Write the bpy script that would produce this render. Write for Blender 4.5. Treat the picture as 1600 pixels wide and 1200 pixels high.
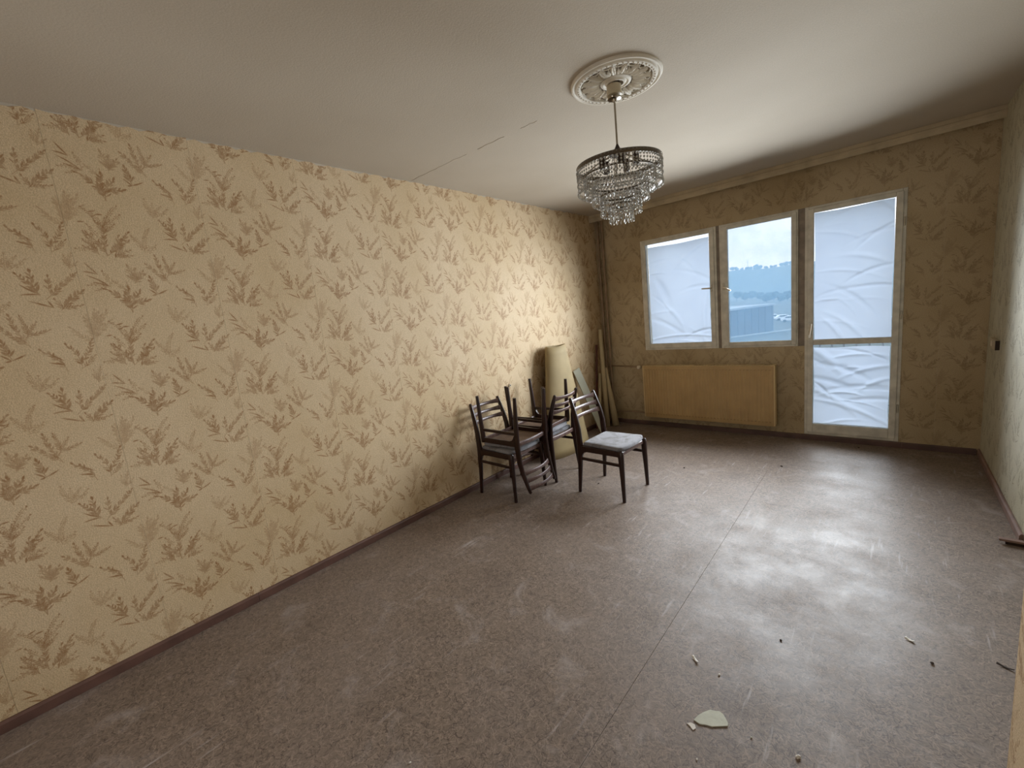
import bpy, bmesh, math, random
import numpy as np
from mathutils import Vector, Matrix

# ------------------------------------------------------------------ clear
for o in list(bpy.data.objects):
    bpy.data.objects.remove(o)
sc = bpy.context.scene
col = sc.collection
rnd = random.Random(7)

# ------------------------------------------------------------------ room size
L, W, H = 4.831, 3.294, 2.55          # back wall y, right wall x, ceiling z
Y0 = -0.95                            # wall behind the camera

# ------------------------------------------------------------------ camera
def cam_matrix(yaw, pitch, roll, loc):
    Rz = Matrix.Rotation(yaw, 3, 'Z'); Rx = Matrix.Rotation(pitch, 3, 'X'); Ry = Matrix.Rotation(roll, 3, 'Y')
    R = Rz @ Rx @ Ry
    M = Matrix((( R[0][0], R[0][2], -R[0][1], loc[0]),
                ( R[1][0], R[1][2], -R[1][1], loc[1]),
                ( R[2][0], R[2][2], -R[2][1], loc[2]), (0, 0, 0, 1)))
    return M
cd = bpy.data.cameras.new('camera'); cam = bpy.data.objects.new('camera', cd); col.objects.link(cam)
cd.sensor_width = 36.0; cd.lens = 666.6 / 1600 * 36.0; cd.clip_start = 0.03; cd.clip_end = 3000
cam.matrix_world = cam_matrix(0.7324, -0.1587, 0.1059, (2.7263, 0.0, 1.4843))
sc.camera = cam

# ------------------------------------------------------------------ exposure / world / daylight
sc.view_settings.view_transform = 'Standard'; sc.view_settings.look = 'None'
sc.view_settings.gamma = 1.0; sc.view_settings.use_curve_mapping = False
sc.view_settings.exposure = 0.14
sc.cycles.max_bounces = 10; sc.cycles.diffuse_bounces = 5; sc.cycles.transmission_bounces = 8
sc.cycles.transparent_max_bounces = 16; sc.cycles.sample_clamp_indirect = 4.0

world = bpy.data.worlds.new('overcast_sky'); sc.world = world; world.use_nodes = True
wn = world.node_tree; wn.nodes.clear()
def N(nt, t, **kw):
    n = nt.nodes.new(t)
    for k, v in kw.items():
        if k.startswith('i_'):
            key = k[2:]; key = int(key) if key.isdigit() else key
            n.inputs[key].default_value = v
        else: setattr(n, k, v)
    return n
wo = N(wn, 'ShaderNodeOutputWorld'); wb = N(wn, 'ShaderNodeBackground', i_Strength=2.5)
tc = N(wn, 'ShaderNodeTexCoord'); wnz = N(wn, 'ShaderNodeTexNoise', i_Scale=3.0, i_Detail=5.0)
wr = N(wn, 'ShaderNodeValToRGB')
wr.color_ramp.elements[0].position = .38; wr.color_ramp.elements[0].color = (.64, .73, .80, 1)
wr.color_ramp.elements[1].position = .62; wr.color_ramp.elements[1].color = (.86, .93, .98, 1)
wmap = N(wn, 'ShaderNodeMapping'); wmap.inputs['Scale'].default_value = (1, 1, 4)
wn.links.new(tc.outputs['Generated'], wmap.inputs['Vector']); wn.links.new(wmap.outputs[0], wnz.inputs['Vector'])
wn.links.new(wnz.outputs['Fac'], wr.inputs['Fac']); wn.links.new(wr.outputs[0], wb.inputs['Color'])
wn.links.new(wb.outputs[0], wo.inputs['Surface'])

# daylight entering through the three panes (area lights in the window openings, facing the room)
def daylight(x0, x1, z0, z1, watts, color, n, tilt=8, turn=-11):
    """n strips one above the other, each tipped a little downward like light from the sky"""
    h = (z1 - z0) / n
    for i in range(n):
        l = bpy.data.lights.new('window_daylight', 'AREA'); l.shape = 'RECTANGLE'; l.size = x1 - x0; l.size_y = h
        l.energy = watts / n; l.color = color; l.spread = math.radians(125)
        o = bpy.data.objects.new('window_daylight', l); col.objects.link(o)
        o.location = ((x0 + x1) / 2, L - .025 - h / 2 * math.sin(math.radians(tilt)) - (x1 - x0) / 2 * abs(math.sin(math.radians(turn))), z0 + h * (i + .5))
        o.rotation_euler = (math.radians(-90 + tilt), 0, math.radians(turn))
DAY = (.87, .94, 1.0)
K = 1.0
daylight(.62, 1.31, .99, 2.10, 19 * K, DAY, 3)
daylight(1.48, 2.03, .97, 2.10, 31 * K, DAY, 3)
daylight(2.20, 2.74, .97, 2.10, 26 * K, DAY, 3)
daylight(2.20, 2.74, .17, .92, 3.5 * K, DAY, 2)

# ------------------------------------------------------------------ node helpers
hl = bpy.data.lights.new('added_fill', 'AREA'); hl.shape = 'RECTANGLE'; hl.size = .34; hl.size_y = 1.9; hl.energy = 6.5; hl.color = (1, .95, .88)
ho = bpy.data.objects.new('added_fill', hl); col.objects.link(ho); ho.location = (1.37, Y0 - .10, 1.03)
ho.rotation_euler = (math.radians(90), 0, math.radians(4))      # added fill lamp in an invented doorway gap behind the camera

def mat(name):
    m = bpy.data.materials.new(name); m.use_nodes = True
    nt = m.node_tree; b = nt.nodes['Principled BSDF']
    return m, nt, b
def lk(nt, a, b): nt.links.new(a, b)
def noise(nt, vec, scale, detail=3.0, rough=.5, dist=0.0):
    n = N(nt, 'ShaderNodeTexNoise', i_Scale=scale, i_Detail=detail, i_Roughness=rough, i_Distortion=dist)
    if vec is not None: lk(nt, vec, n.inputs['Vector'])
    return n.outputs['Fac']
def ramp(nt, fac, p0, p1, c0=(0, 0, 0, 1), c1=(1, 1, 1, 1)):
    r = N(nt, 'ShaderNodeValToRGB'); e = r.color_ramp.elements
    e[0].position = p0; e[1].position = p1; e[0].color = c0; e[1].color = c1
    lk(nt, fac, r.inputs['Fac']); return r.outputs['Color']
def mixc(nt, fac, a, b, bt='MIX'):
    n = N(nt, 'ShaderNodeMix', data_type='RGBA', blend_type=bt)
    for v, i in ((fac, 0), (a, 6), (b, 7)):
        if hasattr(v, 'is_linked') or hasattr(v, 'links'): lk(nt, v, n.inputs[i])
        else: n.inputs[i].default_value = v
    return n.outputs[2]
def mth(nt, op, a, b=0.0):
    n = N(nt, 'ShaderNodeMath', operation=op)
    for v, i in ((a, 0), (b, 1)):
        if hasattr(v, 'links'): lk(nt, v, n.inputs[i])
        else: n.inputs[i].default_value = v
    return n.outputs[0]
def bump(nt, b, h, strength, dist=.002):
    n = N(nt, 'ShaderNodeBump', i_Strength=strength, i_Distance=dist)
    lk(nt, h, n.inputs['Height']); lk(nt, n.outputs[0], b.inputs['Normal'])
def rgb(h):
    h = h.lstrip('#'); c = [int(h[i:i+2], 16) / 255 for i in (0, 2, 4)]
    return tuple((x / 12.92 if x <= .04045 else ((x + .055) / 1.055) ** 2.4) for x in c) + (1.0,)
def objc(nt):
    return N(nt, 'ShaderNodeTexCoord').outputs['Object']
def geo(nt):
    return N(nt, 'ShaderNodeNewGeometry').outputs['Position']
def simple(name, c, rough=.6, nscale=20., namt=.15, bstr=0.0, metal=0.0, spec=.5, bscale=80.):
    m, nt, b = mat(name); v = objc(nt)
    f = noise(nt, v, nscale, 4.0)
    dark = tuple(x * (1 - namt * 1.4) for x in c[:3]) + (1,); lite = tuple(min(1, x * (1 + namt)) for x in c[:3]) + (1,)
    lk(nt, ramp(nt, f, .3, .7, dark, lite), b.inputs['Base Color'])
    b.inputs['Roughness'].default_value = rough; b.inputs['Metallic'].default_value = metal
    b.inputs['Specular IOR Level'].default_value = spec
    if bstr: bump(nt, b, noise(nt, v, bscale, 2.0), bstr)
    return m

# ------------------------------------------------------------------ printed patterns drawn in code (wallpaper, vinyl)
def stamp(img, wrap, cx, cy, l, w, ang, s, mode='max', bend=0.0):
    """lens-shaped leaf, centre cx,cy, in pixels"""
    r = int(l / 2 + 3); ys, xs = np.mgrid[-r:r + 1, -r:r + 1]
    ix, iy = int(round(cx)), int(round(cy))
    dx = xs - (cx - ix); dy = ys - (cy - iy)
    a = dx * math.cos(ang) + dy * math.sin(ang); t = -dx * math.sin(ang) + dy * math.cos(ang)
    t = t - bend * ((a / (l / 2)) ** 2 - .4) * l / 2
    q = np.clip(1 - (a / (l / 2)) ** 2, 0, 1) * (w / 2)
    v = np.clip((q - np.abs(t)) / .9 + .5, 0, 1) * (np.abs(a) < l / 2 + .5) * s
    X, Y = wrap(ix + xs, iy + ys)
    if mode == 'max': img[Y, X] = np.maximum(img[Y, X], v)
    else: img[Y, X] = np.where(v > .25 * abs(s), s * np.clip(v / abs(s) if s else v, 0, 1), img[Y, X])
STEMS = [(-1,-5,-52,93,'y',1),(-1,-5,7,119,'y',1),(-1,-5,50,81,'y',1),(-29,-1,-62,94,'f',1),(-29,-1,-68,59,'f',1),(-29,-1,-70,32,'f',1),(15,10,87,100,'y',1),(15,10,68,78,'y',1),(26,-9,83,62,'f',0.8),(26,-9,79,20,'f',0.8),(26,-9,79,-3,'f',0.8),(4,95,26,163,'f',0.9),(4,95,-15,143,'f',0.9),(4,95,42,133,'f',0.9),(7,119,69,219,'d',0.9),(7,119,-51,205,'d',0.9),(7,119,72,181,'d',0.9),(-20,80,-45,129,'d',0.9),(29,8,25,-14,'l',1),(-37,28,-99,24,'d',0.7),(-6,195,-31,188,'l',1),(15,179,-12,177,'l',1),(-10,173,-28,167,'l',1),(-53,143,-76,141,'l',1),(-248,-179,-260,-84,'b',1.1),(-248,-179,-299,-92,'y',1),(-248,-174,-306,-173,'l',1),(-248,-174,-294,-172,'l',1),(-248,-174,-301,-131,'l',1),(-232,-195,-126,-88,'y',1.1),(-219,-159,-212,-102,'y',0.8),(-194,-241,-121,-168,'b',1.1),(-190,-238,-132,-225,'f',1),(-190,-238,-141,-199,'f',1),(-190,-238,-206,-201,'f',1),(-217,-231,-287,-199,'l',0.9),(-217,-231,-230,-201,'l',0.9),(-179,4,-210,112,'y',0.9),(-184,28,-128,125,'y',0.9),(-175,8,-132,54,'f',0.8),(-226,0,-288,97,'y',1),(-232,30,-276,46,'l',0.8),(-229,48,-271,86,'l',0.8),(-17,-144,-72,-123,'l',1),(-17,-144,-87,-92,'l',1),(-27,-160,-53,-150,'l',1),(-52,-88,-97,-76,'l',0.8),(-52,-88,-87,-37,'l',0.8),(-17,-144,-33,-78,'d',0.7),(-17,-144,-66,-161,'d',0.7),(-17,-144,-89,-138,'d',0.7),(40,-268,81,-174,'b',1.15),(40,-268,42,-156,'b',1.15),(46,-235,105,-213,'b',1.1),(46,-235,-15,-173,'b',1.1),(38,-180,-2,-123,'f',0.5),(38,-180,42,-137,'f',0.5),(78,-129,59,-53,'y',0.55),(78,-129,111,-96,'y',0.55),(78,-129,85,-72,'y',0.55),(139,12,167,121,'d',0.5),(139,12,102,84,'d',0.5),(139,12,183,50,'d',0.5),(-110,119,-93,256,'y',0.4),(-110,119,-131,224,'y',0.4),(-110,119,-56,250,'y',0.4),(-110,119,-181,186,'y',0.4),(-138,-64,-145,-14,'f',0.5),(-138,-64,-114,-41,'f',0.5),(-138,-64,-123,-4,'f',0.5),(210,-648,135,-557,'y',0.75),(210,-648,173,-517,'y',0.75),(209,-604,240,-550,'f',0.75),(209,-604,271,-582,'f',0.75),(209,-604,202,-521,'f',0.75),(148,-691,135,-622,'b',0.9),(147,-696,119,-669,'l',0.9),(147,-696,192,-675,'l',0.9),(147,-696,129,-700,'l',0.9),(73,-641,60,-568,'y',0.6),(73,-641,108,-590,'y',0.6),(73,-641,80,-586,'y',0.6),(199,-328,181,-246,'d',0.5),(199,-328,207,-263,'d',0.5),(199,-328,258,-285,'d',0.5),(199,-328,242,-303,'d',0.5),(201,-319,179,-277,'f',0.45),(201,-319,234,-275,'f',0.45),(140,-480,172,-384,'d',0.55),(140,-480,102,-421,'d',0.55),(140,-480,177,-470,'d',0.55),(-113,-357,-101,-275,'y',0.4),(-113,-357,-78,-281,'y',0.4),(-113,-357,-121,-307,'y',0.4),(410,-617,404,-534,'y',0.35),(410,-617,442,-523,'y',0.35),(410,-617,476,-557,'y',0.35)]

def wallpaper_image():
    PX = 0.8; TW, TH = int(525 * PX), int(510 * PX); HALF = TH // 2
    img = np.zeros((TH, TW), np.float32); rr = random.Random(3)
    def wrap(X, Y):
        k = np.floor_divide(X, TW); return X - k * TW, (Y - k * HALF) % TH
    def leaf(x, y, l, w, a, s, bend=0.0):
        stamp(img, wrap, (x + 116) * PX, y * PX, l * PX, w * PX, a, s, bend=bend)
    def line(x0, y0, x1, y1, w, s, curve):
        n = max(3, int(math.hypot(x1 - x0, y1 - y0) / 4)); P = []
        nx, ny = -(y1 - y0), (x1 - x0)
        for i in range(n + 1):
            t = i / n; c = curve * 4 * t * (1 - t)
            P.append((x0 + (x1 - x0) * t + nx * c, y0 + (y1 - y0) * t + ny * c))
        for a, b in zip(P, P[1:]):
            leaf((a[0] + b[0]) / 2, (a[1] + b[1]) / 2, math.hypot(b[0] - a[0], b[1] - a[1]) + 4, w, math.atan2(b[1] - a[1], b[0] - a[0]), s)
        return P
    for (x0, y0, x1, y1, kind, s) in STEMS:
        d = math.hypot(x1 - x0, y1 - y0); a = math.atan2(y1 - y0, x1 - x0)
        cv = rr.uniform(-.12, .12); s = min(1, s * 1.1 + .08) * .95
        if kind == 'l':
            leaf((x0 + x1) / 2, (y0 + y1) / 2, d * 1.1, 6.5, a, s, bend=rr.uniform(-.12, .12)); continue
        P = line(x0, y0, x1, y1, 2.4 if kind != 'b' else 3.0, s * .85, cv)
        if kind in 'yb':
            step, ln, wd, sp = (11, 23, 5.8, .62) if kind == 'y' else (12, 31, 8.0, .58)
        elif kind == 'f': step, ln, wd, sp = 9, 20, 4.0, .55
        else: step, ln, wd, sp = 10, 8.5, 5.8, .9
        m = max(2, int(d / step))
        for i in range(m + 1):
            t = .18 + .82 * i / m; p = P[min(len(P) - 1, int(t * (len(P) - 1)))]
            for sd in (-1, 1):
                if rr.random() < .12: continue
                aa = a + sd * (sp + rr.uniform(-.18, .18)) * (1.05 - .75 * (t > .97)); l = ln * rr.uniform(.7, 1.15) * (1.1 - .45 * t)
                off = l * .5 if kind != 'd' else l * 1.1
                leaf(p[0] + math.cos(aa) * off, p[1] + math.sin(aa) * off, l, wd * rr.uniform(.75, 1.1), aa, s * rr.uniform(.65, 1.0), bend=rr.uniform(-.1, .1))
        leaf(x1 + math.cos(a) * ln * .3, y1 + math.sin(a) * ln * .3, ln * .8, wd, a, s)
    # sprinkled fine ticks between the plants
    for i in range(260):
        leaf(rr.uniform(0, 525), rr.uniform(0, 510), rr.uniform(3, 9), 2.2, rr.uniform(0, 3.14), rr.uniform(.12, .3))
    return img
def vinyl_image():
    n = 640; img = np.full((n, n), .5, np.float32); rr = random.Random(5); r = 15
    ys, xs = np.mgrid[-r:r + 1, -r:r + 1]
    for i in range(11000):
        s = rr.choice((.42, .36, -.42, -.34, .28, -.25)); x, y = rr.uniform(0, n), rr.uniform(0, n); a = rr.uniform(0, 6.28)
        ln = rr.uniform(8, 24); ca, sa = math.cos(a), math.sin(a)
        u = xs * ca + ys * sa; t = -xs * sa + ys * ca - rr.uniform(-.11, .11) * (u ** 2) / 2
        v = np.clip(rr.uniform(.8, 1.4) - np.abs(t), 0, 1) * (np.abs(u) < ln / 2)
        X, Y = (int(x) + xs) % n, (int(y) + ys) % n
        img[Y, X] = img[Y, X] * (1 - v * .75) + (.5 + s) * v * .75
    return np.clip(img, 0, 1)
def make_image(name, a):
    h, w = a.shape; im = bpy.data.images.new(name, w, h, float_buffer=False); im.colorspace_settings.name = 'Non-Color'
    px = np.ones((h, w, 4), np.float32); px[..., 0] = px[..., 1] = px[..., 2] = a
    im.pixels.foreach_set(px.ravel()); im.update(); im.pack(); return im
IMG_PAPER = make_image('leaf_print', wallpaper_image())
IMG_VINYL = make_image('vinyl_print', vinyl_image())

# ------------------------------------------------------------------ materials
def wallpaper_mat(name, base, base2, ink, inkamt):
    m, nt, b = mat(name)
    uv = N(nt, 'ShaderNodeTexCoord').outputs['UV']
    t = N(nt, 'ShaderNodeTexImage', image=IMG_PAPER, extension='REPEAT', interpolation='Cubic'); lk(nt, uv, t.inputs['Vector'])
    p = geo(nt)
    fine = noise(nt, p, 190., 3.0, .7); mid = noise(nt, p, 38., 3.0); big = noise(nt, p, 1.6, 3.0)
    c = mixc(nt, ramp(nt, big, .35, .68), base, base2)
    grain = ramp(nt, fine, .25, .75, (.70, .68, .64, 1), (1.16, 1.16, 1.16, 1))
    c = mixc(nt, 1.0, c, grain, 'MULTIPLY')
    k = mth(nt, 'MULTIPLY', t.outputs['Color'], ramp(nt, mid, .30, .55, (.55, .55, .55, 1), (1, 1, 1, 1)))
    k = mth(nt, 'MULTIPLY', k, ramp(nt, fine, .28, .52, (.55, .55, .55, 1), (1, 1, 1, 1)))
    k = mth(nt, 'MULTIPLY', k, inkamt)
    c = mixc(nt, k, c, ink)
    lk(nt, c, b.inputs['Base Color']); b.inputs['Roughness'].default_value = .62; b.inputs['Specular IOR Level'].default_value = .35
    hh = mth(nt, 'ADD', fine, mth(nt, 'MULTIPLY', noise(nt, p, 9., 2.0), 2.2))
    bump(nt, b, hh, .5, .003)
    return m
M = {}
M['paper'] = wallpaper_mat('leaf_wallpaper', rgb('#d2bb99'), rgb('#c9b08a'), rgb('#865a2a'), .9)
M['paper_back'] = wallpaper_mat('leaf_wallpaper_shaded', rgb('#bba98b'), rgb('#a99574'), rgb('#5c4326'), .55)  # same paper, darkened in colour for the shade on the window wall
M['paper_right'] = wallpaper_mat('leaf_wallpaper_lit', rgb('#cbc7b4'), rgb('#bdb8a2'), rgb('#7d7258'), .8)  # paper paled in colour for the grazing light on the right wall
M['plaster'] = simple('grey_plaster', rgb('#b9ae9c'), .9, 12, .08, .2)

def floor_mat():
    m, nt, b = mat('patterned_vinyl')
    p = geo(nt)
    mp = N(nt, 'ShaderNodeMapping'); mp.inputs['Scale'].default_value = (1.2, 1.2, 1.2); lk(nt, p, mp.inputs['Vector'])
    t = N(nt, 'ShaderNodeTexImage', image=IMG_VINYL, extension='REPEAT', interpolation='Cubic'); lk(nt, mp.outputs[0], t.inputs['Vector'])
    c = ramp(nt, t.outputs['Color'], .16, .86, rgb('#3b2f29'), rgb('#9b897a'))
    big = noise(nt, p, 1.1, 5.0, .6); c = mixc(nt, ramp(nt, big, .40, .72, (0, 0, 0, 1), (.35, .35, .35, 1)), c, rgb('#8d8078'))
    st = noise(nt, p, 4.5, 6.0, .65, .8); c = mixc(nt, ramp(nt, st, .56, .80, (0, 0, 0, 1), (.55, .55, .55, 1)), c, rgb('#b3aaa6'))
    sm = N(nt, 'ShaderNodeMapping'); sm.inputs['Rotation'].default_value = (0, 0, -.45); sm.inputs['Scale'].default_value = (34, 3.2, 1); lk(nt, p, sm.inputs['Vector'])
    sf = mth(nt, 'MULTIPLY', ramp(nt, noise(nt, sm.outputs[0], 1.0, 3.0, .6), .60, .72, (0, 0, 0, 1), (.6, .6, .6, 1)), ramp(nt, noise(nt, p, 1.9, 2.0), .50, .62))
    c = mixc(nt, sf, c, rgb('#b9b2b0'))
    dk = noise(nt, p, 2.3, 5.0, .6); c = mixc(nt, ramp(nt, dk, .22, .42, (.45, .45, .45, 1), (0, 0, 0, 1)), c, rgb('#4a3b33'))
    lk(nt, c, b.inputs['Base Color'])
    rr_ = ramp(nt, noise(nt, p, 3.0, 6.0, .7), .3, .75, (.38, .38, .38, 1), (.66, .66, .66, 1)); lk(nt, rr_, b.inputs['Roughness'])
    b.inputs['Specular IOR Level'].default_value = .42
    bump(nt, b, mth(nt, 'ADD', noise(nt, p, 7.0, 3.0), mth(nt, 'MULTIPLY', t.outputs['Color'], .12)), .35, .006)
    return m
M['vinyl'] = floor_mat()
def ceiling_mat():
    m, nt, b = mat('limewashed_ceiling'); p = geo(nt)
    c = ramp(nt, noise(nt, p, .9, 4.0), .3, .7, rgb('#b4a896'), rgb('#c0b5a4'))
    c = mixc(nt, 1.0, c, ramp(nt, noise(nt, p, 180., 2.0), .25, .75, (.9, .9, .9, 1), (1.04, 1.04, 1.04, 1)), 'MULTIPLY')
    lk(nt, c, b.inputs['Base Color']); b.inputs['Roughness'].default_value = .9
    bump(nt, b, mth(nt, 'ADD', noise(nt, p, 150., 2.0), mth(nt, 'MULTIPLY', noise(nt, p, 3.0, 2.0), 3.0)), .16, .004)
    return m
M['ceiling'] = ceiling_mat()
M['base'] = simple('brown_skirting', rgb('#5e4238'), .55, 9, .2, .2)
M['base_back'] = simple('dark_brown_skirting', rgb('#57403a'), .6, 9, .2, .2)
M['base_right'] = simple('light_brown_skirting', rgb('#83685c'), .6, 9, .2, .2)  # lighter brown than the other skirtings
M['pelmet'] = simple('aged_white_moulding', rgb('#b5a68c'), .7, 8, .12, .2)
M['frame'] = simple('yellowed_white_gloss_paint', rgb('#ccc7bb'), .45, 14, .12, .15)
M['post'] = simple('brown_grey_post_paint', rgb('#8a7d70'), .6, 14, .2, .2)  # darker and browner than the frame paint
M['metal'] = simple('steel', rgb('#b8b2a4'), .35, 30, .1, 0, .9)
M['radiator'] = simple('cream_radiator_enamel', rgb('#b6986a'), .5, 6, .08)
M['radiator_edge'] = simple('pale_cream_enamel', rgb('#d6bd8e'), .45, 6, .08)  # lighter enamel for the top grille and side covers
M['pipe'] = simple('painted_pipe', rgb('#8d755c'), .5, 10, .2)
M['white_plastic'] = simple('white_plastic', rgb('#d9cdb9'), .45, 10, .06)
M['cream_plastic'] = simple('cream_plastic', rgb('#b8aa90'), .5, 10, .08)
M['dark_hole'] = simple('dark_void', rgb('#1d1612'), .8, 10, .1)
M['white_plaster'] = simple('white_rosette_plaster', rgb('#d9d2c4'), .8, 12, .06, .2)
M['darker_plaster'] = simple('darker_rosette_plaster', rgb('#9c8d77'), .85, 40, .12, .2)  # recessed field, darker than the raised relief
M['chrome'] = simple('tarnished_chrome', rgb('#a89f92'), .18, 12, .1, 0, 1.0)
M['ring'] = simple('smoked_chrome', rgb('#6f675d'), .25, 12, .1, 0, 1.0)
M['dark_metal'] = simple('dark_brown_metal', rgb('#37281f'), .4, 12, .2, 0, .4)
def wood_mat(name, c0, c1, rough=.32):
    m, nt, b = mat(name); v = objc(nt)
    mp = N(nt, 'ShaderNodeMapping'); mp.inputs['Scale'].default_value = (18, 18, 3); lk(nt, v, mp.inputs['Vector'])
    f = noise(nt, mp.outputs[0], 2.0, 5.0, .6, 1.2)
    lk(nt, ramp(nt, f, .3, .7, c0, c1), b.inputs['Base Color']); b.inputs['Roughness'].default_value = rough
    b.inputs['Specular IOR Level'].default_value = .4; b.inputs['Coat Weight'].default_value = .08; b.inputs['Coat Roughness'].default_value = .3
    return m
M['wood'] = wood_mat('dark_stained_wood', rgb('#1d0e0a'), rgb('#331b14'))
M['slatwood'] = wood_mat('sheen_tinted_wood', rgb('#4a342e'), rgb('#6d564f'), .33)  # window sheen on slats and rails painted in as paler wood
def fabric_mat():
    m, nt, b = mat('stained_grey_upholstery'); v = objc(nt)
    c = ramp(nt, noise(nt, v, 420., 2.0), .3, .7, rgb('#6d6c71'), rgb('#88878c'))
    s = noise(nt, v, 8.5, 4.0, .6, .5); c = mixc(nt, ramp(nt, s, .47, .60, (0, 0, 0, 1), (.8, .8, .8, 1)), c, rgb('#4e4846'))
    s2 = noise(nt, v, 3.2, 3.0); c = mixc(nt, ramp(nt, s2, .5, .75, (0, 0, 0, 1), (.3, .3, .3, 1)), c, rgb('#b3b2b7'))
    lk(nt, c, b.inputs['Base Color']); b.inputs['Roughness'].default_value = .95
    b.inputs['Sheen Weight'].default_value = .3
    bump(nt, b, noise(nt, v, 300., 2.0), .3, .001)
    return m
M['fabric'] = fabric_mat()
M['seat_base'] = simple('raw_plywood_seat_base', rgb('#6d5848'), .8, 12, .2)
M['lino_roll'] = simple('beige_lino_backing', rgb('#98855f'), .75, 5, .12, .15)
M['lino_dark'] = simple('brown_lino_face', rgb('#9c7f55'), .7, 5, .12, .15)
M['board'] = simple('grey_green_board', rgb('#a3a08c'), .6, 6, .1)
M['paper_roll'] = simple('cream_wallpaper_roll', rgb('#bcab88'), .75, 5, .1)
M['red_stick'] = simple('red_brown_batten', rgb('#5a3128'), .6, 9, .2)
M['flake'] = simple('grey_white_paint_chip', rgb('#c2c3b4'), .85, 30, .08, .3)
M['flake_white'] = simple('white_plaster_crumb', rgb('#dcd6cd'), .85, 30, .08, .3)
M['dirt'] = simple('dark_dirt', rgb('#37291f'), .9, 30, .2)
def paper_mat():
    m, nt, b = mat('white_backlit_paper'); out = nt.nodes['Material Output']
    tr = N(nt, 'ShaderNodeBsdfTranslucent'); df = N(nt, 'ShaderNodeBsdfDiffuse')
    v = objc(nt); c = ramp(nt, noise(nt, v, 5., 3.0), .3, .7, (.72, .76, .84, 1), (.78, .82, .89, 1))
    lk(nt, c, tr.inputs['Color']); df.inputs['Color'].default_value = (.8, .8, .8, 1)
    mx = N(nt, 'ShaderNodeMixShader', i_0=.2); lk(nt, tr.outputs[0], mx.inputs[1]); lk(nt, df.outputs[0], mx.inputs[2])
    lk(nt, mx.outputs[0], out.inputs['Surface']); return m
M['sheet'] = paper_mat()
def pane_mat(name, paled):
    m, nt, b = mat(name); out = nt.nodes['Material Output']
    tr = N(nt, 'ShaderNodeBsdfTransparent'); tr.inputs['Color'].default_value = (.90, .94, 1.0, 1)
    gl = N(nt, 'ShaderNodeBsdfGlossy', i_Roughness=.02)
    fr = N(nt, 'ShaderNodeFresnel', i_IOR=1.45)
    mx = N(nt, 'ShaderNodeMixShader'); lk(nt, fr.outputs[0], mx.inputs[0]); lk(nt, tr.outputs[0], mx.inputs[1]); lk(nt, gl.outputs[0], mx.inputs[2])
    last = mx
    if paled:      # added translucent blue veil, standing in for outdoor haze and glare
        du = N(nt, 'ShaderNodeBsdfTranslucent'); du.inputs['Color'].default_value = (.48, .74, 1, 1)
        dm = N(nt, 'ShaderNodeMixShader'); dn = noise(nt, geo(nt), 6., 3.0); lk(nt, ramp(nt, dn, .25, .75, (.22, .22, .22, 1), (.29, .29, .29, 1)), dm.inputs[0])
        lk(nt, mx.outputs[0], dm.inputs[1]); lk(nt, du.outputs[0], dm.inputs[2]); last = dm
    lk(nt, last.outputs[0], out.inputs['Surface']); return m
M['pane'] = pane_mat('window_glass', False); M['pane_veiled'] = pane_mat('veiled_window_glass', True)
def crystal_mat():
    m, nt, b = mat('cut_crystal')
    v = geo(nt)
    lk(nt, ramp(nt, noise(nt, v, 30., 2.0), .3, .7, (.58, .57, .53, 1), (.80, .79, .76, 1)), b.inputs['Base Color'])
    b.inputs['Roughness'].default_value = .06; b.inputs['IOR'].default_value = 1.5
    b.inputs['Transmission Weight'].default_value = .72; b.inputs['Specular IOR Level'].default_value = .8
    return m
M['crystal'] = crystal_mat()
M['hill'] = simple('dark_wooded_hillside', rgb('#2f3d33'), .95, .02, .3)
M['tree'] = simple('dark_foliage', rgb('#2b3a2d'), .95, .3, .35)
M['ground'] = simple('dusty_yard_ground', rgb('#59605c'), .95, .05, .2)
M['asphalt'] = simple('pale_concrete_road', rgb('#9aa0a0'), .9, .05, .1)
M['shed'] = simple('grey_sheet_metal', rgb('#5a6370'), .7, .3, .1)
M['shed_roof'] = simple('pale_roof_sheet', rgb('#a5adb3'), .7, .3, .1)
M['car_paint'] = simple('white_car_paint', rgb('#e4e6e8'), .35, 1, .03)
M['car_glass'] = simple('dark_car_glass', rgb('#20262b'), .2, 1, .1)
M['tyre'] = simple('black_tyre', rgb('#191919'), .9, 5, .1)
M['concrete'] = simple('balcony_concrete', rgb('#8d8d88'), .9, 3, .15)
M['iron'] = simple('painted_iron', rgb('#8e969b'), .6, 8, .15)

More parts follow.
